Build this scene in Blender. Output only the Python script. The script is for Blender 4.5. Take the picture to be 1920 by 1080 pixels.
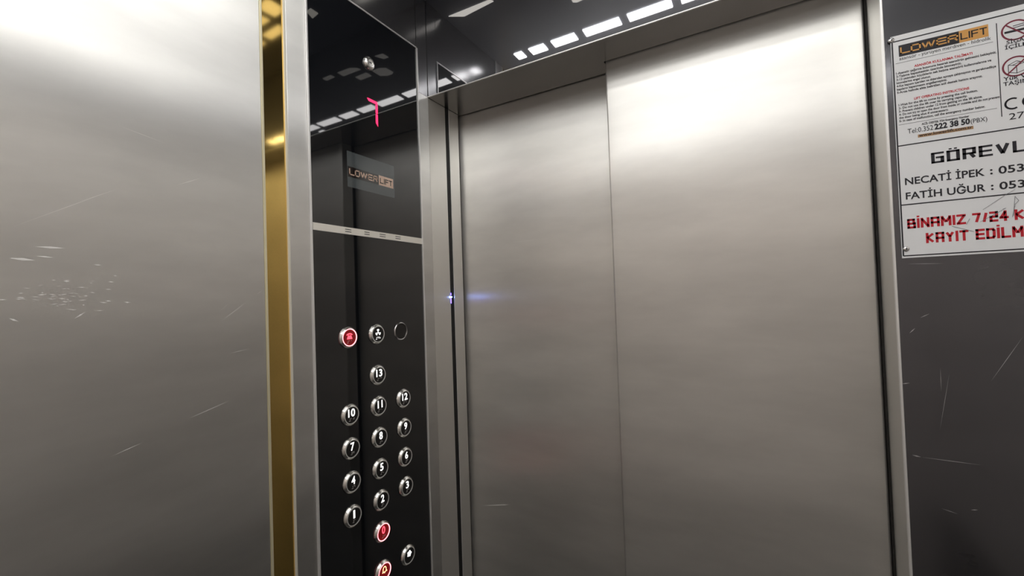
import bpy, bmesh, math, random
from mathutils import Vector, Matrix
for _o in list(bpy.data.objects):
    bpy.data.objects.remove(_o)
random.seed(7)
SC = bpy.context.scene
COL = SC.collection

# ------------------------------------------------------------------ camera
S = 0.667                      # metres per fitted unit
EYE = Vector((S, -1.1447 * S, 1.537))
F_PX, YAW, PITCH, ROLL = 812.24, -0.5163, 0.0216, -0.0342
fw = Vector((math.sin(YAW) * math.cos(PITCH), math.cos(YAW) * math.cos(PITCH), math.sin(PITCH)))
_r = Vector((math.cos(YAW), -math.sin(YAW), 0)); _u = _r.cross(fw)
rt = _r * math.cos(ROLL) + _u * math.sin(ROLL)
up = _u * math.cos(ROLL) - _r * math.sin(ROLL)
cam_d = bpy.data.cameras.new('camera'); cam = bpy.data.objects.new('camera', cam_d); COL.objects.link(cam)
cam.matrix_world = Matrix(((rt.x, up.x, -fw.x, EYE.x), (rt.y, up.y, -fw.y, EYE.y), (rt.z, up.z, -fw.z, EYE.z), (0, 0, 0, 1)))
cam_d.sensor_width = 36.0; cam_d.lens = 36.0 * F_PX / 1920.0
cam_d.clip_start = 0.01; cam_d.clip_end = 50
SC.camera = cam

# ------------------------------------------------------------------ world, exposure
wd = bpy.data.worlds.new('world'); SC.world = wd; wd.use_nodes = True
wd.node_tree.nodes['Background'].inputs[0].default_value = (0.02, 0.02, 0.02, 1)
wd.node_tree.nodes['Background'].inputs[1].default_value = 0.3
SC.view_settings.view_transform = 'Standard'; SC.view_settings.look = 'None'
SC.view_settings.gamma = 1.0; SC.view_settings.use_curve_mapping = False
SC.view_settings.exposure = 1.38
SC.cycles.max_bounces = 12; SC.cycles.glossy_bounces = 10; SC.cycles.diffuse_bounces = 4
SC.cycles.sample_clamp_indirect = 6.0
SC.cycles.blur_glossy = 0.3
SC.cycles.use_denoising = True
LIGHT_POWER = 5.0

# key dimensions (metres)
W, D, ZC = 1.205, 1.40, 2.222            # car width, depth, ceiling height
HZ = 0.6951 * S + 1.537                 # underside of the header
XJ, XR = 0.0448 * S, 1.2417 * S         # opening edges
D1, D2, XS = 0.1187 * S, 0.1882 * S, 0.6284 * S
XW = XJ                                 # plane of the left wall and of the operating panel
KX = (EYE.x - XW) / EYE.x
def KY(v): return EYE.y + (v * S - EYE.y) * KX
def KZ(v): return 1.537 + v * S * KX
COP_Y0, COP_Y1, COP_Z1 = KY(-0.427), KY(0), KZ(0.8774)
G1, G2 = KY(-0.4875), KY(-0.5474)       # edges of the gold inlay

# ------------------------------------------------------------------ materials
def new_mat(name):
    m = bpy.data.materials.new(name); m.use_nodes = True
    nt = m.node_tree; b = nt.nodes['Principled BSDF']
    return m, nt, b

def simple(name, col, rough=0.5, metal=0.0, ior=1.5, emit=None, power=0.0, alpha=1.0, coat=0.0):
    m, nt, b = new_mat(name)
    b.inputs['Base Color'].default_value = (*col, 1); b.inputs['Roughness'].default_value = rough
    b.inputs['Metallic'].default_value = metal; b.inputs['IOR'].default_value = ior
    b.inputs['Alpha'].default_value = alpha; b.inputs['Coat Weight'].default_value = coat
    # faint procedural variation so no surface is perfectly uniform
    n = nt.nodes.new('ShaderNodeTexNoise'); n.inputs['Scale'].default_value = 35
    r = nt.nodes.new('ShaderNodeMapRange'); r.inputs[3].default_value = max(0.0, rough * 0.9); r.inputs[4].default_value = min(1.0, rough * 1.1 + 0.005)
    tc = nt.nodes.new('ShaderNodeTexCoord')
    nt.links.new(tc.outputs['Object'], n.inputs['Vector']); nt.links.new(n.outputs['Fac'], r.inputs[0]); nt.links.new(r.outputs[0], b.inputs['Roughness'])
    if emit:
        b.inputs['Emission Color'].default_value = (*emit, 1); b.inputs['Emission Strength'].default_value = power
    return m

def brushed(name, col, rough, axis, grain=0.0, wave=0.0, aniso=0.0, smudge=0.06, col_var=0.06, wave_scale=2.2, metal=1.0, haze=0.0, mottle=0.0):
    """Brushed sheet steel: fine grain stretched along an axis, soft waviness, greasy smudges."""
    m, nt, b = new_mat(name); L = nt.links.new
    b.inputs['Metallic'].default_value = metal
    b.inputs['Anisotropic'].default_value = aniso
    if aniso > 0:                                   # vertical hairlines spread reflections sideways
        tv = nt.nodes.new('ShaderNodeCombineXYZ')
        for k_, v_ in enumerate({'x': (1, 0, 0), 'y': (0, 1, 0), 'z': (0, 0, 1)}[axis]): tv.inputs[k_].default_value = v_
        L(tv.outputs[0], b.inputs['Tangent'])
    geo = nt.nodes.new('ShaderNodeNewGeometry')
    mp = nt.nodes.new('ShaderNodeMapping'); L(geo.outputs['Position'], mp.inputs['Vector'])
    sc = {'x': (6, 900, 900), 'y': (900, 6, 900), 'z': (900, 900, 6)}[axis]
    mp.inputs['Scale'].default_value = sc
    g = nt.nodes.new('ShaderNodeTexNoise'); g.inputs['Scale'].default_value = 1.0; g.inputs['Detail'].default_value = 3
    L(mp.outputs[0], g.inputs['Vector'])
    fine = nt.nodes.new('ShaderNodeTexNoise'); fine.inputs['Scale'].default_value = 520; fine.inputs['Detail'].default_value = 2
    L(geo.outputs['Position'], fine.inputs['Vector'])
    sm = nt.nodes.new('ShaderNodeTexNoise'); sm.inputs['Scale'].default_value = 4.0; sm.inputs['Detail'].default_value = 1.5
    L(geo.outputs['Position'], sm.inputs['Vector'])
    # roughness = base + grain + smudge
    a = nt.nodes.new('ShaderNodeMath'); a.operation = 'MULTIPLY_ADD'; a.inputs[1].default_value = grain; a.inputs[2].default_value = rough - grain / 2
    L(g.outputs['Fac'], a.inputs[0])
    c = nt.nodes.new('ShaderNodeMath'); c.operation = 'MULTIPLY_ADD'; c.inputs[1].default_value = smudge
    s0 = nt.nodes.new('ShaderNodeMath'); s0.operation = 'SUBTRACT'; s0.inputs[1].default_value = .5
    L(sm.outputs['Fac'], s0.inputs[0]); L(s0.outputs[0], c.inputs[0]); L(a.outputs[0], c.inputs[2]); L(c.outputs[0], b.inputs['Roughness'])
    # colour
    mix = nt.nodes.new('ShaderNodeMix'); mix.data_type = 'RGBA'
    mix.inputs['A'].default_value = tuple(v * (1 - col_var) for v in col) + (1,)
    mix.inputs['B'].default_value = tuple(min(1, v * (1 + col_var)) for v in col) + (1,)
    av = nt.nodes.new('ShaderNodeMath'); av.operation = 'ADD'; av.inputs[1].default_value = 0
    L(fine.outputs['Fac'], av.inputs[0]); L(av.outputs[0], mix.inputs['Factor'])
    if mottle > 0:                                  # cloudy wear of the finish, wiped sideways
        mp2 = nt.nodes.new('ShaderNodeMapping'); L(geo.outputs['Position'], mp2.inputs['Vector']); mp2.inputs['Rotation'].default_value = (.25, -.2, 0)
        mp2.inputs['Scale'].default_value = (1.3, 1.3, 4.5)
        mo = nt.nodes.new('ShaderNodeTexNoise'); mo.inputs['Scale'].default_value = 2.0; mo.inputs['Detail'].default_value = 5; mo.inputs['Roughness'].default_value = .55
        L(mp2.outputs[0], mo.inputs['Vector'])
        mr = nt.nodes.new('ShaderNodeMapRange'); mr.inputs[1].default_value = .3; mr.inputs[2].default_value = .7; mr.inputs[3].default_value = 1 - mottle; mr.inputs[4].default_value = 1.0
        L(mo.outputs['Fac'], mr.inputs[0])
        mm = nt.nodes.new('ShaderNodeMix'); mm.data_type = 'RGBA'; mm.blend_type = 'MULTIPLY'; mm.inputs['Factor'].default_value = 1.0
        L(mix.outputs['Result'], mm.inputs['A']); L(mr.outputs[0], mm.inputs['B']); L(mm.outputs['Result'], b.inputs['Base Color'])
    else:
        L(mix.outputs['Result'], b.inputs['Base Color'])
    # waviness of the thin sheet
    if wave > 0:
        wv = nt.nodes.new('ShaderNodeTexNoise'); wv.inputs['Scale'].default_value = wave_scale; wv.inputs['Detail'].default_value = 1
        L(geo.outputs['Position'], wv.inputs['Vector'])
        bp = nt.nodes.new('ShaderNodeBump'); bp.inputs['Strength'].default_value = 1.0; bp.inputs['Distance'].default_value = wave
        L(wv.outputs['Fac'], bp.inputs['Height']); L(bp.outputs[0], b.inputs['Normal'])
    if haze > 0:                                    # greasy film: a small share of wide scatter
        b2 = nt.nodes.new('ShaderNodeBsdfPrincipled'); b2.inputs['Metallic'].default_value = .8; b2.inputs['Roughness'].default_value = .38
        b2.inputs['Base Color'].default_value = (.55, .56, .60, 1)
        ms = nt.nodes.new('ShaderNodeMixShader')
        hz = nt.nodes.new('ShaderNodeMapRange'); hz.inputs[3].default_value = haze * .6; hz.inputs[4].default_value = haze * 1.4
        L(sm.outputs['Fac'], hz.inputs[0]); L(hz.outputs[0], ms.inputs[0])
        L(b.outputs[0], ms.inputs[1]); L(b2.outputs[0], ms.inputs[2]); L(ms.outputs[0], nt.nodes['Material Output'].inputs[0])
    return m

M = {}
M['steel_wall'] = brushed('brushed_steel_wall', (.90, .895, .875), .33, 'y', wave=.0020, smudge=.02, col_var=0, metal=.90, aniso=.985, wave_scale=1.4, mottle=.22)
M['steel_door'] = brushed('brushed_steel_door', (.94, .93, .90), .38, 'x', wave=.006, smudge=.10, col_var=0, metal=.84, aniso=.85, mottle=.20)
M['steel_trim'] = brushed('brushed_steel_trim', (.78, .77, .74), .38, 'z', grain=.0, smudge=.02, col_var=0, metal=.85)
M['steel_edge'] = simple('bright_steel_edge', (.97, .97, .96), .32, .6)
M['polished'] = brushed('polished_dark_steel', (.42, .42, .44), .022, 'z', grain=.0, wave=.0006, smudge=.02, haze=.11, col_var=.04)
M['polished_worn'] = brushed('worn_polished_steel', (.17, .17, .185), .15, 'x', mottle=.35, wave=.002, smudge=.14, col_var=.0, haze=.10)
M['dull_polish'] = brushed('dull_polished_steel', (.30, .30, .31), .20, 'y', grain=0, wave=.001, smudge=.03, metal=.9)
M['soffit'] = brushed('satin_soffit_steel', (.34, .335, .33), .20, 'x', wave=.001, col_var=0)
M['gold'] = brushed('gold_mirror_inlay', (.72, .50, .16), .07, 'z', grain=.005, wave=.0008, smudge=.05)
M['gold_edge'] = simple('gold_edge', (1.0, .93, .66), .40, .6)
M['ceiling'] = simple('dark_ceiling_panel', (.185, .195, .235), .35, .35)
M['glow'] = simple('backlit_diffuser', (.9, .9, .88), .5, emit=(1.0, .98, .93), power=LIGHT_POWER)
M['glow_boost'] = simple('boosted_diffuser', (.9, .9, .88), .5, emit=(1.0, .98, .95), power=10)  # for the unseen rear row, stronger so the back wall brightens
M['glow_soft'] = simple('soft_diffuser', (.9, .9, .88), .5, emit=(1.0, .985, .96), power=1.05)
M['glow_dim'] = simple('dim_diffuser', (.9, .9, .88), .5, emit=(1.0, .95, .84), power=.42)
M['floor'] = simple('speckled_floor', (.035, .033, .033), .5)
M['back'] = brushed('rosy_back_panel', (.88, .80, .75), .40, 'z', metal=.0)
M['low_dark'] = simple('added_dark_panel', (.07, .065, .065), .35, .6)  # for the panel added to darken what the steel mirrors low down
M['right'] = brushed('brushed_right_wall', (.68, .65, .62), .28, 'y', wave=.003, metal=.4, col_var=.015)
M['black_glass'] = simple('black_glass', (.006, .007, .009), .025, ior=1.8)
M['black'] = simple('black_recess', (.004, .004, .005), .6)
M['dark_fill'] = simple('dark_gap', (.012, .011, .01), .7)
M['chrome'] = simple('chrome_ring', (.88, .87, .84), .24, 1.0)
M['chrome_lip'] = simple('chrome_lip', (.98, .98, .95), .38, .55)
M['button_face'] = simple('black_button_face', (.012, .011, .011), .30)
M['white_num'] = simple('white_numeral', (.85, .85, .83), .5, emit=(1, 1, .97), power=.55)
M['grey_dots'] = simple('grey_braille', (.70, .67, .66), .4)
M['red_glow'] = simple('red_lit_ring', (.9, .2, .2), .4, emit=(1.0, .22, .24), power=1.7)
M['red_icon'] = simple('red_lit_icon', (.9, .1, .1), .4, emit=(1.0, .05, .08), power=1.2)
M['amber_icon'] = simple('amber_lit_icon', (.9, .6, .3), .4, emit=(1.0, .42, .18), power=1.3)
M['red_face'] = simple('dark_red_face', (.05, .004, .006), .35, emit=(.5, .01, .015), power=.10)
M['segment'] = simple('red_led_segment', (.5, .01, .04), .4, emit=(1.0, .02, .09), power=1.0)
M['blue_led'] = simple('blue_led', (.2, .2, 1), .4, emit=(.10, .06, 1.0), power=4)
M['blue_core'] = simple('blue_white_led', (.5, .6, 1), .4, emit=(.2, .35, 1.0), power=30)
M['film'] = simple('grey_logo_film', (.40, .46, .48), .06, ior=1.8, alpha=.24)
M['logo_tan'] = simple('faded_tan_print', (.72, .50, .38), .05, ior=1.8)
M['logo_dark'] = simple('dark_print', (.018, .013, .012), .05, ior=1.8)
M['strip'] = simple('cream_plastic_strip', (.93, .89, .82), .35)
M['slot'] = simple('dark_slot', (.03, .03, .03), .6)
M['sign_white'] = simple('white_sign_plate', (.93, .95, .98), .45)
M['ink'] = simple('black_ink', (.012, .012, .02), .45)
M['red_ink'] = simple('red_ink', (.62, .012, .03), .45)
M['dark_red_ink'] = simple('dark_red_ink', (.22, .02, .05), .45)
M['orange_ink'] = simple('orange_ink', (.78, .40, .11), .45)
M['brown_ink'] = simple('brown_ink', (.45, .26, .12), .45)
M['pencil'] = simple('pencil_grey', (.30, .30, .33), .6)
M['rivet'] = simple('rivet_steel', (.8, .8, .8), .2, 1.0)
M['scratch'] = simple('bare_scratch', (.95, .94, .92), .55, 1.0)
M['scratch_dark'] = simple('grey_scratch', (.40, .40, .41), .5, .4)
M['cream_edge'] = simple('cream_edge', (.98, .95, .84), .4, .4)
M['scratch_dull'] = simple('dull_scratch', (1.0, .99, .97), .6, .25)

# ------------------------------------------------------------------ mesh helpers
ORG = {}
def link(o, parent, origin):
    COL.objects.link(o); origin = Vector(origin)
    if parent is not None:
        o.parent = parent; o.location = origin - ORG[parent.name]
    else:
        o.location = origin
    ORG[o.name] = origin
    return o

def obj(name, bm, mat, parent=None, origin=None, smooth=False, label=None):
    """one mesh object from a bmesh given in world coordinates"""
    if origin is None:
        origin = ORG[parent.name] if parent is not None else Vector((0, 0, 0))
    origin = Vector(origin)
    bmesh.ops.translate(bm, verts=bm.verts, vec=-origin)
    me = bpy.data.meshes.new(name); bm.to_mesh(me); bm.free()
    if smooth:
        for p in me.polygons: p.use_smooth = True
        try: me.set_sharp_from_angle(angle=math.radians(40))
        except Exception: pass
    me.materials.append(mat)
    o = bpy.data.objects.new(name, me)
    if label: o['label'] = label
    return link(o, parent, origin)

def empty(name, loc, label, cat, group=None):
    o = bpy.data.objects.new(name, None); o.empty_display_size = .05
    link(o, None, loc); o['label'] = label; o['category'] = cat
    if group: o['group'] = group
    return o

def box(bm, x0, x1, y0, y1, z0, z1, bev=0.0, seg=2):
    vs = [bm.verts.new(p) for p in ((x0, y0, z0), (x1, y0, z0), (x1, y1, z0), (x0, y1, z0), (x0, y0, z1), (x1, y0, z1), (x1, y1, z1), (x0, y1, z1))]
    fs = [bm.faces.new([vs[i] for i in f]) for f in ((0, 3, 2, 1), (4, 5, 6, 7), (0, 1, 5, 4), (1, 2, 6, 5), (2, 3, 7, 6), (3, 0, 4, 7))]
    if bev > 0:
        es = list({e for f in fs for e in f.edges})
        bmesh.ops.bevel(bm, geom=es, offset=bev, segments=seg, affect='EDGES', profile=.5)
    return bm

def B(*a, **k): return box(bmesh.new(), *a, **k)

# surface frames: (u, v, w) -> world.  u reads left to right, v up, w out of the surface
def F_FRONT(u, v, w): return Vector((u, -w, v))
def F_COP(u, v, w): return Vector((XW + w, u, v))

def poly(bm, F, pts, w0, w1):
    """extruded polygon, counter-clockwise seen from outside"""
    a = [bm.verts.new(F(u, v, w1)) for u, v in pts]; b = [bm.verts.new(F(u, v, w0)) for u, v in pts]
    bm.faces.new(a); n = len(pts)
    for i in range(n):
        j = (i + 1) % n
        bm.faces.new((a[j], a[i], b[i], b[j]))

def rect(bm, F, u0, u1, v0, v1, w0, w1): poly(bm, F, [(u0, v0), (u1, v0), (u1, v1), (u0, v1)], w0, w1)

def stroke(bm, F, p, q, t, w0, w1, ext=0.0):
    d = Vector((q[0] - p[0], q[1] - p[1])); L = d.length
    if L < 1e-9: return
    d /= L; n = Vector((-d.y, d.x)) * t / 2
    a = Vector(p) - d * ext; b = Vector(q) + d * ext
    poly(bm, F, [tuple(a - n), tuple(b - n), tuple(b + n), tuple(a + n)], w0, w1)

def disc(bm, F, cu, cv, r, w0, w1, n=40, ru=None):
    ru = ru or r
    poly(bm, F, [(cu + ru * math.cos(2 * math.pi * i / n), cv + r * math.sin(2 * math.pi * i / n)) for i in range(n)], w0, w1)

def ring(bm, F, cu, cv, r0, r1, w0, w1, n=56):
    P = [(math.cos(2 * math.pi * i / n), math.sin(2 * math.pi * i / n)) for i in range(n)]
    rows = [[bm.verts.new(F(cu + r * c, cv + r * s, w)) for c, s in P] for r, w in ((r1, w0), (r1, w1), (r0, w1), (r0, w0))]
    for k in range(3):
        for i in range(n):
            j = (i + 1) % n; bm.faces.new((rows[k][i], rows[k][j], rows[k + 1][j], rows[k + 1][i]))

def lathe(bm, F, cu, cv, prof, n=56, cap=True):
    """prof: list of (radius, w)"""
    rows = []
    for r, w in prof:
        rows.append([bm.verts.new(F(cu + r * math.cos(2 * math.pi * i / n), cv + r * math.sin(2 * math.pi * i / n), w)) for i in range(n)])
    for k in range(len(rows) - 1):
        for i in range(n):
            j = (i + 1) % n; bm.faces.new((rows[k][i], rows[k][j], rows[k + 1][j], rows[k + 1][i]))
    if cap: bm.faces.new(rows[-1])

# squared sign lettering drawn with strokes; unit cell: x 0..1, y 0..1 (centre lines)
GL = {
 'L': [((0,1),(0,0)),((0,0),(1,0))],
 'O': [((0,0),(1,0)),((1,0),(1,1)),((1,1),(0,1)),((0,1),(0,0))],
 'D': [((0,0),(.8,0)),((.8,0),(1,.2)),((1,.2),(1,.8)),((1,.8),(.8,1)),((.8,1),(0,1)),((0,1),(0,0))],
 'W': [((0,1),(.25,0)),((.25,0),(.5,1)),((.5,1),(.75,0)),((.75,0),(1,1))],
 'E': [((1,1),(0,1)),((0,1),(0,0)),((0,0),(1,0)),((0,.5),(.92,.5))],
 'R': [((0,0),(0,1)),((0,1),(1,1)),((1,1),(1,.48)),((1,.48),(0,.48)),((.62,.48),(1,0))],
 'I': [((.5,0),(.5,1))],
 'F': [((0,0),(0,1)),((0,1),(1,1)),((0,.5),(.9,.5))],
 'T': [((0,1),(1,1)),((.5,1),(.5,0))],
 'G': [((1,1),(0,1)),((0,1),(0,0)),((0,0),(1,0)),((1,0),(1,.52)),((1,.52),(.5,.52))],
 'V': [((0,1),(.5,0)),((.5,0),(1,1))],
 'B': [((0,0),(1,0)),((1,0),(1,.5)),((0,.5),(1,.5)),((.88,.5),(.88,1)),((.88,1),(0,1)),((0,1),(0,0))],
 'N': [((0,0),(0,1)),((0,1),(1,0)),((1,0),(1,1))],
 'A': [((0,0),(0,1)),((0,1),(1,1)),((1,1),(1,0)),((0,.42),(1,.42))],
 'M': [((0,0),(0,1)),((0,1),(.5,.35)),((.5,.35),(1,1)),((1,1),(1,0))],
 'Z': [((0,1),(1,1)),((1,1),(0,0)),((0,0),(1,0))],
 'K': [((0,0),(0,1)),((0,.5),(1,1)),((.12,.5),(1,0))],
 'Y': [((0,1),(.5,.5)),((1,1),(.5,.5)),((.5,.5),(.5,0))],
 '7': [((0,1),(1,1)),((1,1),(.45,0))],
 '/': [((.1,-.05),(.9,1.05))],
 '2': [((0,1),(1,1)),((1,1),(1,.5)),((1,.5),(0,.5)),((0,.5),(0,0)),((0,0),(1,0))],
 '4': [((.75,0),(.75,1)),((.75,1),(0,.3)),((0,.3),(1.05,.3))],
 'S': [((1,1),(0,1)),((0,1),(0,.5)),((0,.5),(1,.5)),((1,.5),(1,0)),((1,0),(0,0))],
}
WIDE = {'W': 1.35, 'M': 1.15, 'I': .12, '/': .7}
def block_text(bm, F, text, u, v, h, cw, t, gap, w0, w1, slant=0.0, sp=None, th=None):
    """returns the end position; v is the baseline, h the outer letter height, cw the cell width"""
    th = th or t
    x = u
    for ch in text:
        if ch == ' ': x += sp if sp else cw * .8; continue
        base = {'İ': 'I', 'Ö': 'O', 'Ğ': 'G'}.get(ch, ch)
        wd_ = cw * WIDE.get(base, 1.0)
        if base == 'I': wd_ = t
        iw, ih = max(wd_ - t, 1e-6), h - th
        def P(p): return (x + t / 2 + p[0] * iw + slant * (p[1] * ih), v + th / 2 + p[1] * ih)
        if base == 'I':
            rect(bm, F, x, x + t, v, v + h, w0, w1)
        else:
            for p, q in GL[base]:
                a, b = P(p), P(q)
                horiz = abs(a[1] - b[1]) < 1e-7; vert = abs(a[0] - b[0]) < 1e-7
                stroke(bm, F, a, b, th if horiz else t, w0, w1, ext=(t / 2 if horiz else th / 2 if vert else 0))
        if ch == 'İ': rect(bm, F, x, x + t, v + h + th * .45, v + h + th * 1.25, w0, w1)
        if ch == 'Ö':
            for c in (.3, .7): rect(bm, F, x + wd_ * c - t * .4, x + wd_ * c + t * .4, v + h + th * .45, v + h + th * 1.15, w0, w1)
        x += wd_ + gap
    return x - gap

def fit_text(bm, F, text, u0, u1, v, h, t, gap, w0, w1, th=None, sp=0.0):
    k = sum(0 if c in 'Iİ ' else WIDE.get(c, 1.0) for c in text)
    ni = sum(c in 'Iİ' for c in text); ns = text.count(' ')
    cw = (u1 - u0 - (len(text) - 1 - ns) * gap - ni * t - ns * sp) / k
    block_text(bm, F, text, u0, v, h, cw, t, gap, w0, w1, th=th, sp=sp)
    return cw

def text_bm(text, size, F, u, v, w, align='LEFT', sx=1.0, bold=0.0, rot=0.0, width=None):
    """text mesh in the built-in typeface, flattened and laid on a surface (thin)"""
    cu = bpy.data.curves.new('t', 'FONT'); cu.body = text; cu.size = size; cu.align_x = align; cu.offset = bold; cu.extrude = 0.0
    cu.resolution_u = 3
    o = bpy.data.objects.new('t', cu); COL.objects.link(o)
    dg = bpy.context.evaluated_depsgraph_get(); dg.update()
    me = o.evaluated_get(dg).to_mesh()
    bm = bmesh.new(); bm.from_mesh(me)
    o.evaluated_get(dg).to_mesh_clear()
    bpy.data.objects.remove(o); bpy.data.curves.remove(cu)
    if width and bm.verts:
        xs = [p.co.x for p in bm.verts]; sx = width / (max(xs) - min(xs))
    for p in bm.verts:
        p.co = F(u + p.co.x * sx, v + p.co.y, w)
    return bm
def join(*bms):
    r = bms[0]
    for b in bms[1:]:
        me = bpy.data.meshes.new('j'); b.to_mesh(me); r.from_mesh(me); b.free(); bpy.data.meshes.remove(me)
    return r

def at(px, py, plane, val):
    """point of a wall plane seen at a pixel of the 1920x1080 frame"""
    d = fw + rt * ((px - 960) / F_PX) - up * ((py - 540) / F_PX)
    k = (val - EYE[plane]) / d[plane]
    return EYE + d * k

def struct(o): o['kind'] = 'structure'; return o

# ------------------------------------------------------------------ car shell
struct(obj('floor', B(-.03, W + .03, -D - .03, .16, -.03, 0), M['floor']))
struct(obj('ceiling', B(-.03, W + .03, -D - .03, .16, ZC + .002, ZC + .04), M['ceiling']))
struct(obj('wall_back', B(-.03, W + .03, -D - .03, -D, 0, ZC + .002), M['back']))
struct(obj('wall_right', B(W, W + .03, -D, 0, 0, ZC + .002), M['right']))
struct(obj('added_dark_trim', B(W - .004, W, -D + .005, -.005, 0, .75, bev=.001), M['low_dark']))  # unseen dark panel added to darken the lower reflections
wl = struct(obj('wall_left', B(-.03, XW, -D, G2 - .0016, 0, ZC + .002, bev=.0012), M['steel_wall']))

# gold mirror inlay between wall sheet and panel post
gi = struct(obj('trim_1', B(-.03, XW - .002, G2, G1, 0, ZC + .002), M['gold']))
obj('edge_strip', B(XW - .003, XW + .0006, G2 - .0014, G2 + .0022, 0, ZC + .002, bev=.0004), M['gold_edge'], gi)
obj('edge_strip', B(XW - .003, XW + .0006, G1 - .0020, G1 + .0014, 0, ZC + .002, bev=.0004), M['cream_edge'], gi)

# polished steel above the operating panel
struct(obj('trim_2', B(-.03, XW - .0005, COP_Y0, COP_Y1 - .0006, COP_Z1 + .003, ZC + .002), M['dull_polish']))

# front wall: header and panel right of the doorway
wf = struct(obj('wall_front', B(XW + .0006, XR, .0003, D1 - .003, HZ, ZC + .002, bev=.0008), M['polished']))
obj('soffit', B(XW, XR, .002, D1 - .0035, HZ - .0012, HZ + .0002), M['soffit'], wf)
obj('soffit', B(XW, XS - .001, D1 - .0035, D2 - .004, HZ - .0012, HZ + .02), M['soffit'], wf)
obj('lower_edge', B(XW, XR, -.0012, .0016, HZ - .0016, HZ + .0006, bev=.0005), M['steel_edge'], wf)
struct(obj('wall_front_side', B(XR + .0005, W, 0, .03, 0, ZC + .002, bev=.0015), M['polished_worn'])).name = 'wall_front_right'

# left jamb: return with the slot of the light curtain
jl = struct(obj('trim_3', B(XW - .012, XW - .0008, .0010, .0630, 0, HZ - .0015, bev=.0010), M['steel_trim']))
obj('inner_strip', B(XW - .012, XW - .0004, .0765, .1145, 0, HZ - .0015, bev=.0008), M['steel_trim'], jl)
obj('edge_strip', B(XW - .004, XW + .0002, .0760, .0772, 0, HZ - .0015, bev=.0003), M['steel_edge'], jl)
obj('backing', B(-.02, XW - .012, .001, .16, 0, HZ + .03), M['dark_fill'], jl)
# right jamb
jr = struct(obj('trim_4', B(XR + .0005, XR + .03, .0305, .16, 0, HZ + .03), M['dark_fill']))
obj('return_panel', B(XR - .0006, XR + .0002, .0035, D1 - .0045, 0, HZ - .0015, bev=.0002), M['steel_trim'], jr)
obj('edge_strip', B(XR - .0012, XR + .0016, -.0016, .0035, 0, HZ + .0, bev=.0006), M['steel_edge'], jr, label='thin pale strip painted as the highlight on the steel corner')  # pale strip stands in for the highlight on the bevelled corner
obj('gap_strip', B(XR - .003, XR + .0002, D1 - .0045, D1 + .03, 0, HZ), M['dark_fill'], jr)  # dark strip filling the gap between jamb and door
# sill
struct(obj('trim_5', B(XJ, XR, .0, .16, 0, .006), M['steel_trim']))

# ------------------------------------------------------------------ sliding door leaves (thin folded sheets)
def leaf(name, x0, x1, y, mat):
    """front skin with rounded vertical edges"""
    bm = bmesh.new(); r = .004; pr = []
    for k in range(7):
        a = math.pi / 2 * k / 6; pr.append((x0 + r - r * math.cos(a), y + r - r * math.sin(a)))
    pr = [(x0, y + .034)] + pr
    n = 24
    for k in range(1, n): pr.append((x0 + r + (x1 - x0 - 2 * r) * k / n, y))
    for k in range(7):
        a = math.pi / 2 * k / 6; pr.append((x1 - r + r * math.sin(a), y + r - r * math.cos(a)))
    pr.append((x1, y + .034))
    lo = [bm.verts.new((a, b, .012)) for a, b in pr]; hi = [bm.verts.new((a, b, HZ + .04)) for a, b in pr]
    m = len(pr)
    for i in range(m):
        j = (i + 1) % m; bm.faces.new((lo[i], lo[j], hi[j], hi[i]))
    bm.faces.new(hi); bm.faces.new(lo[::-1])
    o = struct(obj(name, bm, mat, smooth=True)); return o
door_r = leaf('door_1', XS, XR - .0035, D1, M['steel_door'])
door_l = leaf('door_2', XJ - .010, XS + .03, D2, M['steel_door'])
# dark strip filling the gap behind the nearer leaf
obj('leaf_gap_strip', B(XS + .0008, XS + .004, D1 + .034, D2 - .0006, .012, HZ + .03), M['dark_fill'], door_r)

# ------------------------------------------------------------------ light curtain in the jamb slot
lc = empty('light_curtain', (XJ - .008, .0697, 0), 'black sensor bar with a tiny blue light in the left door jamb', 'door sensor')
obj('housing', B(XJ - .0115, XJ - .0008, .0636, .0758, .01, HZ - .002, bev=.0004), M['black'], lc)
pz = at(845.5, 557, 0, XJ - .001)
bm = bmesh.new(); lathe(bm, F_COP, pz.y, pz.z, [(.0013, -.0010), (.0013, .0012), (.0008, .0020)], n=16)
obj('indicator', bm, M['blue_core'], lc, label='tiny glowing blue light')
bm = bmesh.new()
for dz, h in ((.007, .0028), (-.009, .006)):
    rect(bm, F_COP, pz.y - .0008, pz.y + .0008, pz.z + dz - h, pz.z + dz + h, -.0010, -.0003)
obj('indicator', bm, M['blue_led'], lc, label='dim blue glow window above and below the light')

# ------------------------------------------------------------------ operating panel
cop = empty('control_panel', (XW, COP_Y0 / 2, 0), 'tall black glass lift operating panel with round floor buttons, in a steel frame', 'control panel')
obj('faceplate', B(-.02, XW, COP_Y0 + .0015, COP_Y1 - .0016, 0, COP_Z1, bev=.0004), M['black_glass'], cop, label='glossy black glass faceplate')
obj('post', B(-.02, XW + .0004, G1 + .0018, COP_Y0 - .0022, 0, ZC + .010, bev=.0008), M['steel_wall'], cop, label='brushed steel post left of the glass')
obj('post', B(-.02, XW + .0002, COP_Y1 + .0030, .0004, 0, HZ - .001, bev=.0006), M['steel_wall'], cop, label='narrow brushed steel post right of the glass')
obj('post_top', B(-.02, XW + .0001, COP_Y1 + .0008, .0004, HZ - .001, ZC + .010, bev=.0003), M['dull_polish'], cop, label='polished steel strip above the narrow post')
obj('frame_edge', B(-.02, XW + .0030, COP_Y0 - .0020, COP_Y0 + .0014, 0, ZC + .010, bev=.0005), M['steel_edge'], cop)
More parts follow.
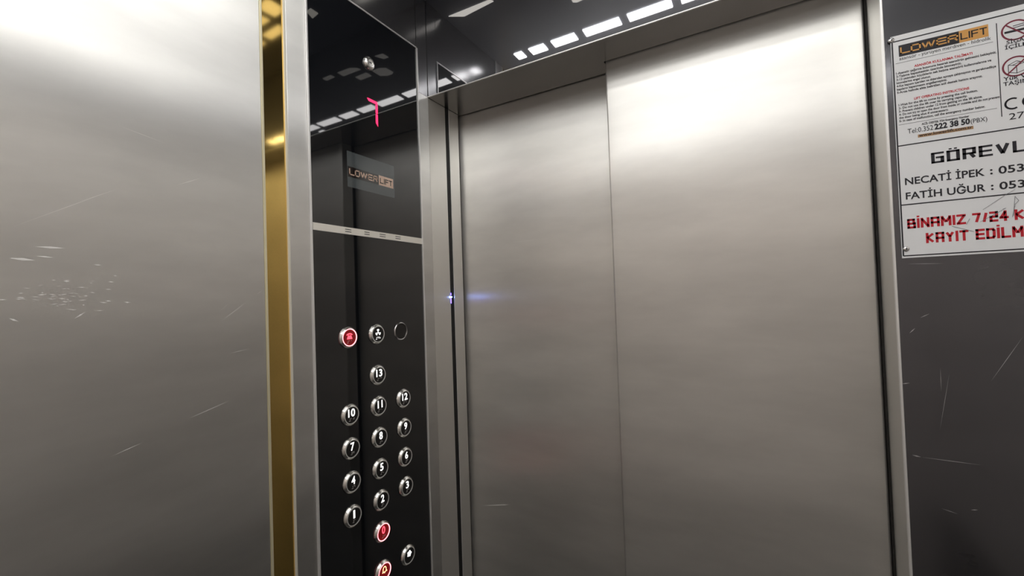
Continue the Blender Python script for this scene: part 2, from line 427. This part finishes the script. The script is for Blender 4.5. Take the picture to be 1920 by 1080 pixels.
obj('frame_edge', B(-.02, XW + .0030, COP_Y1 - .0015, COP_Y1 + .0010, 0, COP_Z1, bev=.0005), M['steel_edge'], cop)
obj('frame_gap', B(-.02, XW - .0010, COP_Y1 + .0010, COP_Y1 + .0030, 0, COP_Z1), M['dark_fill'], cop, label='dark gap')
obj('frame_edge', B(-.02, XW + .0010, COP_Y0 + .0015, COP_Y1, COP_Z1, COP_Z1 + .003, bev=.0003), M['steel_edge'], cop)

PU = lambda u, v: (0, u * S, v * S + 1.537)
YB, PY, ZB, PZ = KY(-.3202), .1040 * S * KX, KZ(-.2181), .0926 * S * KX
TOPZ = KZ(-.0960)
BRAILLE = {'1': [0], '2': [0, 1], '3': [0, 3], '4': [0, 3, 4], '5': [0, 4], '6': [0, 1, 3], '7': [0, 1, 3, 4], '8': [0, 1, 4], '9': [1, 3], '0': [1, 3, 4]}
def button_base(y, z, lit, label):
    Wt = .0052
    bm = bmesh.new()
    lathe(bm, F_COP, y, z, [(.0193, .0001), (.0192, .0012), (.0183, .0026), (.0179, .0023), (.0174, .0030), (.0168, .0045), (.0160, Wt), (.0154, Wt + .0003), (.0150, Wt - .0006), (.0148, Wt - .0012)], cap=False)
    b = obj('button', bm, M['chrome'], cop, origin=(XW, y, z), smooth=True, label=label)
    bm = bmesh.new(); ring(bm, F_COP, y, z, .0142, .0156, Wt - .001, Wt + .0005)
    obj('inner_ring', bm, M['red_glow'] if lit else M['chrome_lip'], b)
    bm = bmesh.new(); disc(bm, F_COP, y, z, .0143, Wt - .003, Wt - .0004, n=48)
    obj('button_face', bm, M['red_face'] if lit else M['button_face'], b)
    return b, Wt - .0004
def braille(y, z, w, digits, parent, mat):
    cells = [[2, 3, 4, 5]] if digits else []
    seq = (['#'] + list(digits)); bm = bmesh.new(); n = len(seq); pitch = .0044; dx = .0018
    for k, c in enumerate(seq):
        dots = [2, 3, 4, 5] if c == '#' else BRAILLE.get(c, [0, 2, 4])
        u0 = y + (k - (n - 1) / 2) * pitch
        for d in dots:
            col, row = divmod(d, 3)
            disc(bm, F_COP, u0 + (col - .5) * dx, z - row * dx * 1.05, .00058, w, w + .0004, n=8)
    obj('braille_dots', bm, mat, parent)
def num_button(col, z, t, lit=False):
    y = YB + col * PY
    b, w = button_base(y, z, lit, ('red lit' if lit else 'chrome ringed') + ' floor button marked ' + t)
    tb = text_bm(t, .0165, F_COP, 0, 0, w + .0003, bold=.00042)
    us = [p.co.y for p in tb.verts]; vs = [p.co.z for p in tb.verts]
    tw = {'1': .0040, '11': .0122}.get(t, .0150 if len(t) == 2 else .0082)
    ku, kv = tw / (max(us) - min(us)), .0142 / (max(vs) - min(vs)); mu, mv = (max(us) + min(us)) / 2, (max(vs) + min(vs)) / 2
    for p in tb.verts: p.co.y = y + (p.co.y - mu) * ku; p.co.z = z + .0040 + (p.co.z - mv) * kv
    obj('numeral', tb, M['red_icon'] if lit else M['white_num'], b)
    braille(y, z - .0058, w, t, b, M['grey_dots'])
num_button(1, ZB, '13')
for r_, row in enumerate((('10', '11', '12'), ('7', '8', '9'), ('4', '5', '6'), ('1', '2', '3'))):
    for c_, t in enumerate(row): num_button(c_, ZB - (r_ + 1) * PZ, t)
num_button(1, ZB - 5 * PZ, '0', lit=True)

# telephone button (lit red)
y, z = YB, TOPZ
b, w = button_base(y, z, True, 'red lit call button with a telephone symbol')
bm = bmesh.new()
pts = []
for k in range(11):
    a = math.pi * (1 - k / 10); pts.append((y + .0066 * math.cos(a), z + .0040 + .0036 * math.sin(a)))
inner = []
for k in range(11):
    a = math.pi * k / 10; inner.append((y + .0040 * math.cos(a), z + .0040 + .0014 * math.sin(a)))
poly(bm, F_COP, (pts + inner)[::-1], w, w + .0003)
poly(bm, F_COP, [(y - .0058, z - .0030), (y + .0058, z - .0030), (y + .0046, z + .0008), (y + .0026, z + .0042), (y + .0012, z + .0042), (y + .0012, z + .0030), (y - .0012, z + .0030), (y - .0012, z + .0042), (y - .0026, z + .0042), (y - .0046, z + .0008)], w, w + .0003)
obj('telephone_symbol', bm, M['red_icon'], b)
braille(y, z - .0058, w, '11', b, M['grey_dots'])
# fan button
y = YB + PY
b, w = button_base(y, z, False, 'chrome ringed button with a white three-bladed fan symbol')
bm = bmesh.new()
for k in range(3):
    a0 = math.pi / 2 + k * 2 * math.pi / 3
    ps = [(y + .0006 * math.cos(a0), z + .003 + .0006 * math.sin(a0))]
    for q in range(-4, 5):
        a = a0 + q / 4 * .52; rr = .0066 - .0006 * abs(q / 4) ** 3
        ps.append((y + rr * math.cos(a), z + .0030 + rr * math.sin(a)))
    poly(bm, F_COP, ps, w, w + .0003)
disc(bm, F_COP, y, z + .003, .0014, w, w + .00032, n=12)
obj('fan_symbol', bm, M['white_num'], b)
braille(y, z - .0058, w, '48', b, M['white_num'])
# blank key ring
y = YB + 2 * PY - .0015
bm = bmesh.new(); lathe(bm, F_COP, y, z, [(.0184, .0001), (.0178, .0016), (.0168, .0022), (.0158, .0016), (.0154, .0002)], cap=False)
kr = obj('key_switch', bm, simple('dull_ring', (.50, .48, .48), .25, 1.0), cop, origin=(XW, y, z), smooth=True, label='dull steel ring around a blank black disc')
bm = bmesh.new(); disc(bm, F_COP, y, z, .0152, .0001, .0004); obj('blank_disc', bm, M['button_face'], kr)
# alarm bell button (lit)
y, z = YB + PY, KZ(-.7962)
b, w = button_base(y, z, True, 'red lit alarm button with a bell symbol')
bm = bmesh.new()
ol = [(-.0052, -.0030), (.0052, -.0030), (.0040, -.0012), (.0036, .0030), (.0022, .0056), (0, .0066), (-.0022, .0056), (-.0036, .0030), (-.0040, -.0012)]
ctr = z + .0025
for k in range(len(ol)):
    p, q = ol[k], ol[(k + 1) % len(ol)]
    stroke(bm, F_COP, (y + p[0], ctr + p[1]), (y + q[0], ctr + q[1]), .0013, w, w + .0003, ext=.0005)
disc(bm, F_COP, y, ctr - .0045, .0012, w, w + .0003, n=12)
obj('bell_symbol', bm, M['amber_icon'], b)
# door / cabin fan button at the lower right
y, z = YB + 2 * PY, KZ(-.8040)
b, w = button_base(y, z, False, 'chrome ringed button with a white round symbol low on the right')
bm = bmesh.new()
ps = []
for k in range(32):
    a = 2 * math.pi * k / 32; rr = .0056 + .0009 * math.cos(5 * a); ps.append((y + rr * math.cos(a), z + .0035 + rr * math.sin(a)))
poly(bm, F_COP, ps, w, w + .0003)
obj('round_symbol', bm, M['white_num'], b)

# chrome key lock near the top
p = at(691, 119, 0, XW)
bm = bmesh.new(); lathe(bm, F_COP, p.y, p.z, [(.0128, .0001), (.0124, .0024), (.0108, .0048), (.0085, .0062), (.0060, .0066), (.0056, .0050)], cap=False)
kl = obj('key_lock', bm, M['chrome'], cop, origin=(XW, p.y, p.z), smooth=True, label='small chrome key lock near the top')
bm = bmesh.new(); disc(bm, F_COP, p.y, p.z, .0057, .003, .0052, n=24); obj('lock_core', bm, M['chrome_lip'], kl)
bm = bmesh.new(); rect(bm, F_COP, p.y - .0032, p.y + .0032, p.z - .0009, p.z + .0009, .0052, .00535); obj('keyhole', bm, M['black'], kl)

# floor indicator: a red seven
a = at(688, 183, 0, XW); c = at(707.5, 193, 0, XW); e = at(706.5, 237, 0, XW)
bm = bmesh.new(); t = .0065
zt = (a.z + c.z) / 2
poly(bm, F_COP, [(a.y, zt), (a.y + .004, zt - .0045), (c.y - .004, zt - .0045), (c.y, zt), (c.y - .002, zt + .0008), (a.y + .002, zt + .0008)], .0002, .0005)
zm = (zt + e.z) / 2
poly(bm, F_COP, [(c.y, zt - .001), (c.y - t * .8, zt - .006), (c.y - t * .8, zm + .0018), (c.y - t * .4, zm + .0004), (c.y, zm + .0018)][::-1], .0002, .0005)
poly(bm, F_COP, [(c.y, zm - .0006), (c.y - t * .4, zm), (c.y - t * .8, zm - .0006), (c.y - t * .8, e.z + .006), (c.y, e.z)][::-1], .0002, .0005)
obj('floor_indicator', bm, M['segment'], cop, label='glowing red digit seven')

# faded maker's film on the glass
fy0, fy1 = at(651, 320, 0, XW).y, at(739, 340, 0, XW).y
fz1, fz0 = at(739, 312, 0, XW).z, at(738, 371, 0, XW).z
bm = bmesh.new(); rect(bm, F_COP, fy0, fy1, fz0, fz1, .0001, .0003)
fl = obj('logo_film', bm, M['film'], cop, label='faded grey film with orange and black lettering')
lz1, lz0 = at(652, 311, 0, XW).z, at(653, 331, 0, XW).z
ly0, lym, ly1 = fy0 + .001, at(710, 337, 0, XW).y, at(737, 345, 0, XW).y
bm = bmesh.new(); rect(bm, F_COP, ly0, lym - .0008, lz0, lz1, .0003, .0004); obj('name_box', bm, M['logo_dark'], fl)
bm = bmesh.new(); rect(bm, F_COP, lym, ly1, lz0, lz1, .0003, .0004); obj('name_box', bm, M['logo_tan'], fl, label='tan box')
h = lz1 - lz0
bm = bmesh.new(); fit_text(bm, F_COP, 'LOWER', ly0 + .003, lym - .003, lz0 + h * .2, h * .62, .0021, .0014, .0004, .00055)
obj('name_lettering', bm, M['logo_tan'], fl)
bm = bmesh.new()
fit_text(bm, F_COP, 'LIFT', lym + .003, ly1 - .003, lz0 + h * .2, h * .56, .0019, .0014, .0004, .00055)
obj('name_lettering', bm, M['logo_dark'], fl)

# cream strip with slots
sz1, sz0 = KZ(.2132), KZ(.1936)
bm = bmesh.new(); rect(bm, F_COP, at(586, 420, 0, XW).y, COP_Y1 - .0014, sz0, sz1, .0001, .0012)
st = obj('speaker_strip', bm, M['strip'], cop, label='cream horizontal strip with pairs of dark slots')
for x0_, x1_ in ((646.5, 658), (682.5, 692), (711, 722), (740.5, 750)):
    bm = bmesh.new()
    for f in (.68, .36):
        zz = sz0 + (sz1 - sz0) * f
        rect(bm, F_COP, at(x0_, 440, 0, XW).y, at(x1_, 440, 0, XW).y, zz - .0006, zz + .0006, .0012, .0014)
    obj('slot_pair', bm, M['slot'], st)
# small dark grip marks, inspection tape square near the top left of the glass is only a reflection in the photo

# ------------------------------------------------------------------ warning sign
SX0, SZ0, SZ1 = 1.2517 * S + .0012, .0516 * S + 1.537, .5004 * S + 1.537
SW = .210; SX1 = SX0 + SW
T = .0022
sign = empty('notice_sign', (SX0, -.001, SZ0), 'white riveted notice plate lettered in black and red, right of the doorway', 'sign')
bm = bmesh.new(); rect(bm, F_FRONT, SX0, SX1, SZ0, SZ1, .0002, T); obj('plate', bm, M['sign_white'], sign)
def sp(px, py): q = at(px, py, 1, -T); return q.x, q.z
ix0 = sp(1683, 275)[0]; ix1 = SX1 - (ix0 - SX0)
iz1, iz0 = sp(1673, 78)[1] - .0012, sp(1693, 480)[1]
zA, zB = (sp(1683, 275)[1] + sp(1915, 238)[1]) / 2, (sp(1692, 384)[1] + sp(1915, 362.5)[1]) / 2
w0, w1 = T, T + .00015
bm = bmesh.new(); lt = .0015
for z_ in (iz0, iz1, zA, zB): rect(bm, F_FRONT, ix0, ix1, z_ - lt / 2, z_ + lt / 2, w0, w1)
for x_ in (ix0, ix1): rect(bm, F_FRONT, x_ - lt / 2, x_ + lt / 2, iz0, iz1, w0, w1)
xd = sp(1872, 110)[0]
rect(bm, F_FRONT, xd - .0004, xd + .0004, sp(1878, 219)[1], sp(1867, 44)[1], w0, w1)
lnx0, lnx1 = sp(1679, 118)[0], sp(1862, 79)[0]
z_ = sp(1679, 120)[1]; rect(bm, F_FRONT, lnx0, lnx1, z_ - .0002, z_ + .0002, w0, w1)
z_ = (sp(1685, 234.5)[1] + sp(1870, 203)[1]) / 2; rect(bm, F_FRONT, lnx0, lnx1, z_ - .0002, z_ + .0002, w0, w1)
obj('ruled_lines', bm, M['ink'], sign)
# logo
lx0, lxm, lx1 = sp(1685, 95)[0], sp(1798, 68)[0], sp(1853, 55)[0]
q1, q0 = sp(1684, 86)[1], sp(1685, 107)[1]
bm = bmesh.new(); rect(bm, F_FRONT, lx0, lxm, q0, q1, w0, w1); obj('logo_box', bm, M['ink'], sign)
bm = bmesh.new(); rect(bm, F_FRONT, lxm, lx1, q0, q1, w0, w1); obj('logo_box', bm, M['orange_ink'], sign, label='orange box')
h = q1 - q0
bm = bmesh.new(); fit_text(bm, F_FRONT, 'LOWER', lx0 + .0014, lxm - .0008, q0 + h * .22, h * .58, .0016, .0009, w1, w1 + .0001)
obj('logo_lettering', bm, M['orange_ink'], sign)
bm = bmesh.new(); fit_text(bm, F_FRONT, 'LIFT', lxm + .0012, lx1 - .0012, q0 + h * .22, h * .58, .0014, .0009, w1, w1 + .0001)
obj('logo_lettering', bm, M['ink'], sign)
def line(text, x, z, size, mat, width=None, align='LEFT', bold=0.0, name='text_line', rot=0):
    b_ = text_bm(text, size, F_FRONT, 0, 0, w1 + .0001, align='LEFT', bold=bold)
    us = [p.co.x for p in b_.verts]; mn, mx = min(us), max(us)
    k = (width / (mx - mn)) if width else 1.0
    for p in b_.verts:
        p.co.x = x + (p.co.x - mn) * k; p.co.z += z
    return obj(name, b_, mat, sign)
def zmid(y0, x0_, y1, x1_): return (sp(x0_, y0)[1] + sp(x1_, y1)[1]) / 2
line('asansör - yürüyen merdiven - hidrolik', sp(1686, 110)[0], sp(1686, 113.5)[1], .0062, M['ink'], width=sp(1858, 75)[0] - sp(1686, 110)[0])
# instructions, laid out in even lines between the two rules
ztop = sp(1713, 125)[1]; xL = sp(1680, 140)[0]; full = sp(1868, 100)[0] - xL
tr = ['1-Asansör çağırma butonuna basarak asansörün gelmesini bekleyiniz.', '2-Taşıma kapasitesinin üzerinde binmeyiniz.', '3-12 yaşından küçüklerin tek başına asansörü kullanmalarına ve', 'binmelerine engel olunuz.', '4-Kat kapısını içeriden ve dışarıdan açmaya çalışmayınız ve gerekmedikçe', 'kapıların kapanmasını engellemeyiniz.', '5-Arıza halinde altta belirtilen acil destek hattını arayınız.']
en = ['1-Wait for the lift to come by pressing the call button.', '2- Do not use the lift over its carrying capacity.', '3- Prevent children under 12 from getting on the lift alone.', '4- Do not try to open the door from inside or outside and do not prevent', 'the door being shut if unnecessary.', '5- In case of malfunction, call the emergency number below.']
wt = [1.0, .67, .95, .36, .99, .52, .86]; we = [.80, .70, .84, 1.0, .51, .86]
line('ASANSÖR KULLANMA TALİMATI', sp(1714, 124)[0], sp(1714, 126)[1], .0042, M['red_ink'], width=sp(1823, 100)[0] - sp(1714, 124)[0], bold=.00012, name='heading_line')
za, zb_ = sp(1681, 140)[1], sp(1683, 176)[1]
for k, s_ in enumerate(tr): line(s_, xL, za + (zb_ - za) * k / 6, .0040, M['ink'], width=full * wt[k], bold=.00010, name='instruction_line')
line('LIFT OPERATING INSTRUCTIONS', sp(1714, 186)[0], sp(1714, 187)[1], .0042, M['red_ink'], width=sp(1817, 164)[0] - sp(1714, 186)[0], bold=.00012, name='heading_line')
za, zb_ = sp(1684, 199.5)[1], sp(1686, 229.5)[1]
for k, s_ in enumerate(en): line(s_, sp(1685, 205)[0], za + (zb_ - za) * k / 5, .0040, M['ink'], width=full * we[k], bold=.00010, name='instruction_line')
line('ACİL DESTEK 7/24 Emergency Number', sp(1728, 234)[0], sp(1728, 234.5)[1], .0036, M['ink'], width=sp(1817, 218)[0] - sp(1728, 234)[0], bold=.0001)
xa = sp(1702, 250)[0]; xb = sp(1752, 243)[0]; xc = sp(1820, 230)[0]; zz = sp(1702, 251)[1]
line('Tel:0.352', xa, zz, .0092, M['ink'], width=xb - xa - .0012, name='telephone_line')
line('222 38 50', xb, zz, .0098, M['ink'], width=xc - xb - .0006, bold=.0004, name='telephone_line')
line('(PBX)', xc, zz, .0080, M['ink'], width=sp(1851, 225)[0] - xc, name='telephone_line')
bx0, bx1, bz0, bz1 = sp(1721, 254)[0], sp(1825, 238)[0], sp(1722, 258)[1], sp(1722, 252.5)[1]
bm = bmesh.new(); rect(bm, F_FRONT, bx0, bx1, bz0, bz1, w0, w1); obj('web_address_box', bm, M['brown_ink'], sign)
line('www.lowerlift.com.tr', bx0 + .001, bz0 + .0009, .0052, M['ink'], width=bx1 - bx0 - .002, bold=.0001, name='web_address')
# prohibition roundels and mark
def roundel(cx, cz, r):
    bm = bmesh.new(); ring(bm, F_FRONT, cx, cz, r * .86, r, w0, w1, n=48)
    stroke(bm, F_FRONT, (cx - r * .62, cz + r * .62) if SMK else (cx - r * .62, cz - r * .62), (cx + r * .62, cz - r * .62) if SMK else (cx + r * .62, cz + r * .62), r * .12, w0 + .0001, w1 + .0001)
    return bm
SMK = True
rc1 = sp(1904, 56); rr1 = .0125
obj('no_smoking_ring', roundel(rc1[0], rc1[1], rr1), M['dark_red_ink'], sign)
bm = bmesh.new()
rect(bm, F_FRONT, rc1[0] - .0095, rc1[0] + .0095, rc1[1] - .0022, rc1[1] + .0004, w0, w1)
for dz in (.0028, .0052): stroke(bm, F_FRONT, (rc1[0] - .002, rc1[1] + dz), (rc1[0] + .008, rc1[1] + dz + .001), .0008, w0, w1)
obj('cigarette_symbol', bm, M['ink'], sign)
SMK = False
rc2 = sp(1906, 124)
obj('no_freight_ring', roundel(rc2[0], rc2[1], rr1), M['dark_red_ink'], sign)
bm = bmesh.new(); cx, cz = rc2
for p, q in (((-.007, -.006), (0, -.0085)), ((0, -.0085), (.007, -.006)), ((-.007, -.006), (-.007, .003)), ((0, -.0085), (0, .001)), ((.007, -.006), (.007, .003)), ((-.007, .003), (0, .001)), ((0, .001), (.007, .003)), ((-.007, .003), (0, .0065)), ((0, .0065), (.007, .003)), ((-.0035, .002), (.0035, .0048))):
    stroke(bm, F_FRONT, (cx + p[0], cz + p[1]), (cx + q[0], cz + q[1]), .0006, w0, w1)
obj('box_symbol', bm, M['ink'], sign)
line('SİGARA', sp(1887, 80)[0], sp(1887, 83.5)[1], .0062, M['ink'], width=.0235, bold=.0001)
line('İÇİLMEZ', sp(1884, 90)[0], sp(1884, 93.5)[1], .0062, M['ink'], width=.0285, bold=.0001)
line('Yük Ve Eşya', sp(1881, 150)[0], sp(1882, 152.5)[1], .0070, M['ink'], width=.0400, bold=.0001)
line('TAŞINMAZ', sp(1881, 160)[0], sp(1882, 162)[1], .0068, M['ink'], width=.0370, bold=.0001)
# CE mark: arcs
bm = bmesh.new(); cc = sp(1899, 194)
for c0 in (cc[0], cc[0] + .0150):
    for k in range(14):
        a0 = math.radians(60 + 240 * k / 14); a1 = math.radians(60 + 240 * (k + 1) / 14); R_ = .0064
        stroke(bm, F_FRONT, (c0 + R_ * math.cos(a0), cc[1] + R_ * math.sin(a0)), (c0 + R_ * math.cos(a1), cc[1] + R_ * math.sin(a1)), .0019, w0, w1, ext=.0003)
stroke(bm, F_FRONT, (cc[0] + .0150 - .006, cc[1]), (cc[0] + .0150 - .0005, cc[1]), .0018, w0, w1)
obj('conformity_mark', bm, M['ink'], sign)
line('2754', sp(1892, 222)[0], sp(1892, 225)[1], .0112, M['ink'], width=.0260)
# heading
gz1, gz0 = sp(1746, 287)[1], sp(1747, 307)[1]; gx = sp(1746, 300)[0]
# letter cell sized from the visible run G..L
gx5 = sp(1896, 270)[0]
cw = (gx5 - gx) / 5 - .0022
bm = bmesh.new(); block_text(bm, F_FRONT, 'GÖREVLİLER', gx, gz0, gz1 - gz0, cw, .0034, .0024, w0, w1, th=.0024)
obj('heading_lettering', bm, M['ink'], sign)
xn = sp(1697, 345)[0]; xe = sp(1846, 320)[0]
zn = zmid(346.5, 1698, 329.5, 1846); zf = zmid(374, 1699, 358.5, 1846)
line('NECATİ İPEK', xn, zn, .0130, M['ink'], width=xe - xn, bold=.00022, name='contact_line')
line('FATİH UĞUR', xn, zf, .0130, M['ink'], width=xe - xn, bold=.00022, name='contact_line')
for z_ in (zn, zf):
    line(':', sp(1856, 320)[0], z_ + .0008, .0125, M['ink'], bold=.0004, name='contact_line')
    line('053', sp(1872, 320)[0], z_, .0130, M['ink'], width=sp(1920, 315)[0] - sp(1872, 320)[0], bold=.00022, name='contact_line')
# red block lettering
rz1, rz0 = sp(1701, 411)[1], sp(1702, 429)[1]; rx0, rx1 = sp(1701, 420)[0], sp(1811, 410)[0]
hh = rz1 - rz0; tt = .0030; gp = .0016
cwb = (rx1 - rx0 - 6 * gp - 2 * tt) / (4 + 1.15)
bm = bmesh.new(); cwb = fit_text(bm, F_FRONT, 'BİNAMIZ', rx0, rx1, rz0, hh, .0026, .0011, w0, w1, th=.0027)
fit_text(bm, F_FRONT, '7/24', sp(1823, 410)[0], sp(1890, 395)[0], rz0, hh, .0026, .0011, w0, w1, th=.0027)
block_text(bm, F_FRONT, 'KAMERA', sp(1902, 400)[0], rz0, hh, cwb, .0026, .0011, w0, w1, th=.0027)
obj('warning_lettering', bm, M['red_ink'], sign)
kz1, kz0 = sp(1736, 437)[1], sp(1737, 456)[1]; kx0, kx1 = sp(1736, 445)[0], sp(1816, 437)[0]
bm = bmesh.new(); cwk = fit_text(bm, F_FRONT, 'KAYIT', kx0, kx1, kz0, kz1 - kz0, .0026, .0011, w0, w1, th=.0027)
block_text(bm, F_FRONT, 'EDİLMEKTEDİR', sp(1829, 435)[0], kz0, kz1 - kz0, cwk, .0026, .0011, w0, w1, th=.0027)
obj('warning_lettering', bm, M['red_ink'], sign)
# pencil scribble
bm = bmesh.new()
for p, q in (((1843, 393), (1884, 366)), ((1884, 366), (1903, 355)), ((1838, 416), (1886, 390)), ((1886, 390), (1880, 392)), ((1898, 407), (1903, 385)), ((1903, 368), (1900, 405)), ((1903, 368), (1910, 376)), ((1910, 376), (1902, 384)), ((1785, 424), (1826, 434)), ((1812, 421), (1818, 410))):
    stroke(bm, F_FRONT, sp(*p), sp(*q), .00035, w0, w1 + .0003)
obj('pencil_marks', bm, M['pencil'], sign)
for (rx, ry) in ((1671, 76), (1699, 467)):
    c0 = sp(rx, ry)
    bm = bmesh.new(); lathe(bm, F_FRONT, c0[0], c0[1], [(.0036, T), (.0035, T + .0006), (.0028, T + .0014), (.0014, T + .0019)], n=28)
    rv = obj('rivet', bm, M['rivet'], sign, origin=(c0[0], -T, c0[1]), smooth=True)
    bm = bmesh.new(); disc(bm, F_FRONT, c0[0], c0[1], .0010, T + .0019, T + .0021, n=12); obj('rivet_pin', bm, M['ink'], rv)

# ------------------------------------------------------------------ backlit openings of the dark ceiling
def glow(pts, label, group, mat=None):
    cx = sum(p[0] for p in pts) / len(pts); cy = sum(p[1] for p in pts) / len(pts)
    bm = bmesh.new()
    a = [bm.verts.new((x, y, ZC)) for x, y in pts]; b = [bm.verts.new((x, y, ZC + .002)) for x, y in pts]
    f = bm.faces.new(a)
    n = len(pts)
    for i in range(n):
        j = (i + 1) % n; bm.faces.new((a[i], a[j], b[j], b[i]))
    bmesh.ops.recalc_face_normals(bm, faces=bm.faces)
    o = obj('ceiling_light', bm, mat or M['glow'], origin=(cx, cy, ZC))
    o['label'] = label; o['category'] = 'ceiling light'; o['group'] = group
    return o
row = [(.095, .119), (.141, .186), (.208, .274), (.298, .392), (.413, .516), (.537, .609), (.631, .703), (.724, .827), (.848, .942), (.966, 1.032), (1.054, 1.099), (1.121, 1.145)]
names = ['smallest leftmost', 'second from left', 'third from left', 'fourth from left', 'fifth from left', 'sixth from left', 'sixth from right', 'fifth from right', 'fourth from right', 'third from right', 'second from right', 'smallest rightmost']
for k, (a_, b_) in enumerate(row):
    glow([(a_, -.333), (b_, -.333), (b_, -.301), (a_, -.301)], names[k] + ' glowing rectangle mirrored in the polished header', 'row of lit rectangles mirrored in the header')
    glow([(a_, -1.099), (b_, -1.099), (b_, -1.067), (a_, -1.067)], 'unseen ceiling rectangle, boosted to brighten the back wall', 'unseen rectangles boosted to brighten the back wall', M['glow_boost'])  # unseen rear row, its glow raised to brighten back wall and doors
for k in range(6):
    y0_ = -1.03 + k * .115
    glow([(.862, y0_), (.888, y0_), (.888, y0_ + .100), (.862, y0_ + .100)], 'glowing ceiling rectangle in the lengthwise row on the right side', 'lit rectangles in the lengthwise row on the right')
for i_ in range(5):
    for j_ in range(5):
        cx_, cy_ = .21 + i_ * .132, -.96 + j_ * .132
        glow([(cx_ - .052, cy_ - .022), (cx_ - .018, cy_ - .052), (cx_ + .052, cy_ - .052), (cx_ + .052, cy_ + .022), (cx_ + .018, cy_ + .052), (cx_ - .052, cy_ + .052)], 'six-sided glowing facet in the middle of the ceiling', 'six-sided facets in the middle of the ceiling', M['glow_soft'])
# faceted shapes seen in the gold inlay
shapes = [([(.344, -.191), (.325, -.192), (.317, -.187), (.318, -.159), (.334, -.149), (.362, -.147), (.364, -.180)], 'large faceted glow mirrored at the top of the gold inlay'),
          ([(.386, -.166), (.386, -.146), (.432, -.1455), (.432, -.166)], 'wedge-shaped glow mirrored in the gold inlay below the large facet'),
          ([(.456, -.122), (.385, -.124), (.387, -.114), (.406, -.102), (.455, -.100)], 'slanted bar glow mirrored in the gold inlay'),
          ([(.484, -.112), (.484, -.098), (.520, -.098), (.520, -.112)], 'lowest small wedge glow mirrored in the gold inlay'),
          ([(.269, -.121), (.286, -.120), (.296, -.097), (.270, -.101)], 'small square glow mirrored at the top left of the black glass'),
          ([(.042, -.072), (.157, -.076), (.162, -.085), (.074, -.092)], 'narrow bar glow mirrored high in the header')]
for pts, lb in shapes: glow(pts, lb, 'faceted ceiling lights near the front wall', M['glow_dim'])

# ------------------------------------------------------------------ scratches
def scratch_mesh(F, plane, val, segs, w):
    bm = bmesh.new()
    for (p, q, t_) in segs:
        a, b = at(*p, plane, val), at(*q, plane, val)
        if plane == 0: A, B_ = (a.y, a.z), (b.y, b.z)
        else: A, B_ = (a.x, a.z), (b.x, b.z)
        d = Vector((B_[0] - A[0], B_[1] - A[1])); 
        if d.length < 1e-6: continue
        d.normalize(); n = Vector((-d.y, d.x)) * t_ / 2; m_ = (Vector(A) + Vector(B_)) / 2
        pts = [A, tuple(m_ - n), B_, tuple(m_ + n)]
        bm.faces.new([bm.verts.new(F(u, v, w)) for u, v in pts])
    return bm
segs = [((0, 434), (195, 363), .0006), ((130, 385), (200, 362), .0006), ((310, 354), (355, 341), .0008), ((200, 245), (290, 278), .0005),
        ((0, 488), (50, 492), .0026), ((48, 467), (105, 470), .0022), ((50, 484), (84, 487), .0016), ((0, 597), (18, 603), .0018), ((120, 598), (142, 585), .0014),
        ((388, 606), (442, 566), .0006), ((388, 586), (412, 566), .0005), ((328, 782), (408, 748), .0007), ((185, 850), (250, 822), .0007), ((405, 662), (450, 652), .0006), ((460, 553), (470, 546), .0008)]
for k in range(60):
    x = random.gauss(90, 60); y = random.gauss(553, 20); l_ = random.uniform(4, 18)
    segs.append(((x, y), (x + l_, y + random.uniform(-2, 2)), random.uniform(.0004, .0016)))
s1 = obj('scratches', scratch_mesh(F_COP, 0, .0001, segs, .00015), M['scratch_dull'], wl, label='pale scratches'); 
wr = bpy.data.objects['wall_front_right']; ORG[wr.name] = Vector((0, 0, 0))
segs = [((1858, 715), (1919, 630), .0006), ((1725, 596), (1743, 588), .0006), ((1710, 853), (1727, 857), .0016), ((1727, 857), (1840, 872), .0008), ((1820, 956), (1834, 956), .0010), ((1765, 953), (1797, 964), .0006), ((1762, 808), (1780, 700), .0004), ((1765, 735), (1763, 690), .0004), ((1705, 625), (1716, 615), .0010), ((1690, 720), (1706, 718), .0012), ((1700, 495), (1770, 494), .0005), ((1655, 130), (1662, 90), .0003)]
obj('scratches', scratch_mesh(F_FRONT, 1, 0, segs, .00015), M['scratch_dark'], wr, label='pale scratches')
segs = [((958, 455), (1020, 448), .0005), ((905, 948), (960, 946), .0016), ((1000, 845), (1140, 862), .0005)]  # the low wide mark paints the glint of a dent
obj('scratches', scratch_mesh(lambda u, v, w: Vector((u, D2 - w, v)), 1, D2, segs[:2], .00015), M['scratch_dull'], door_l, label='pale scratches')
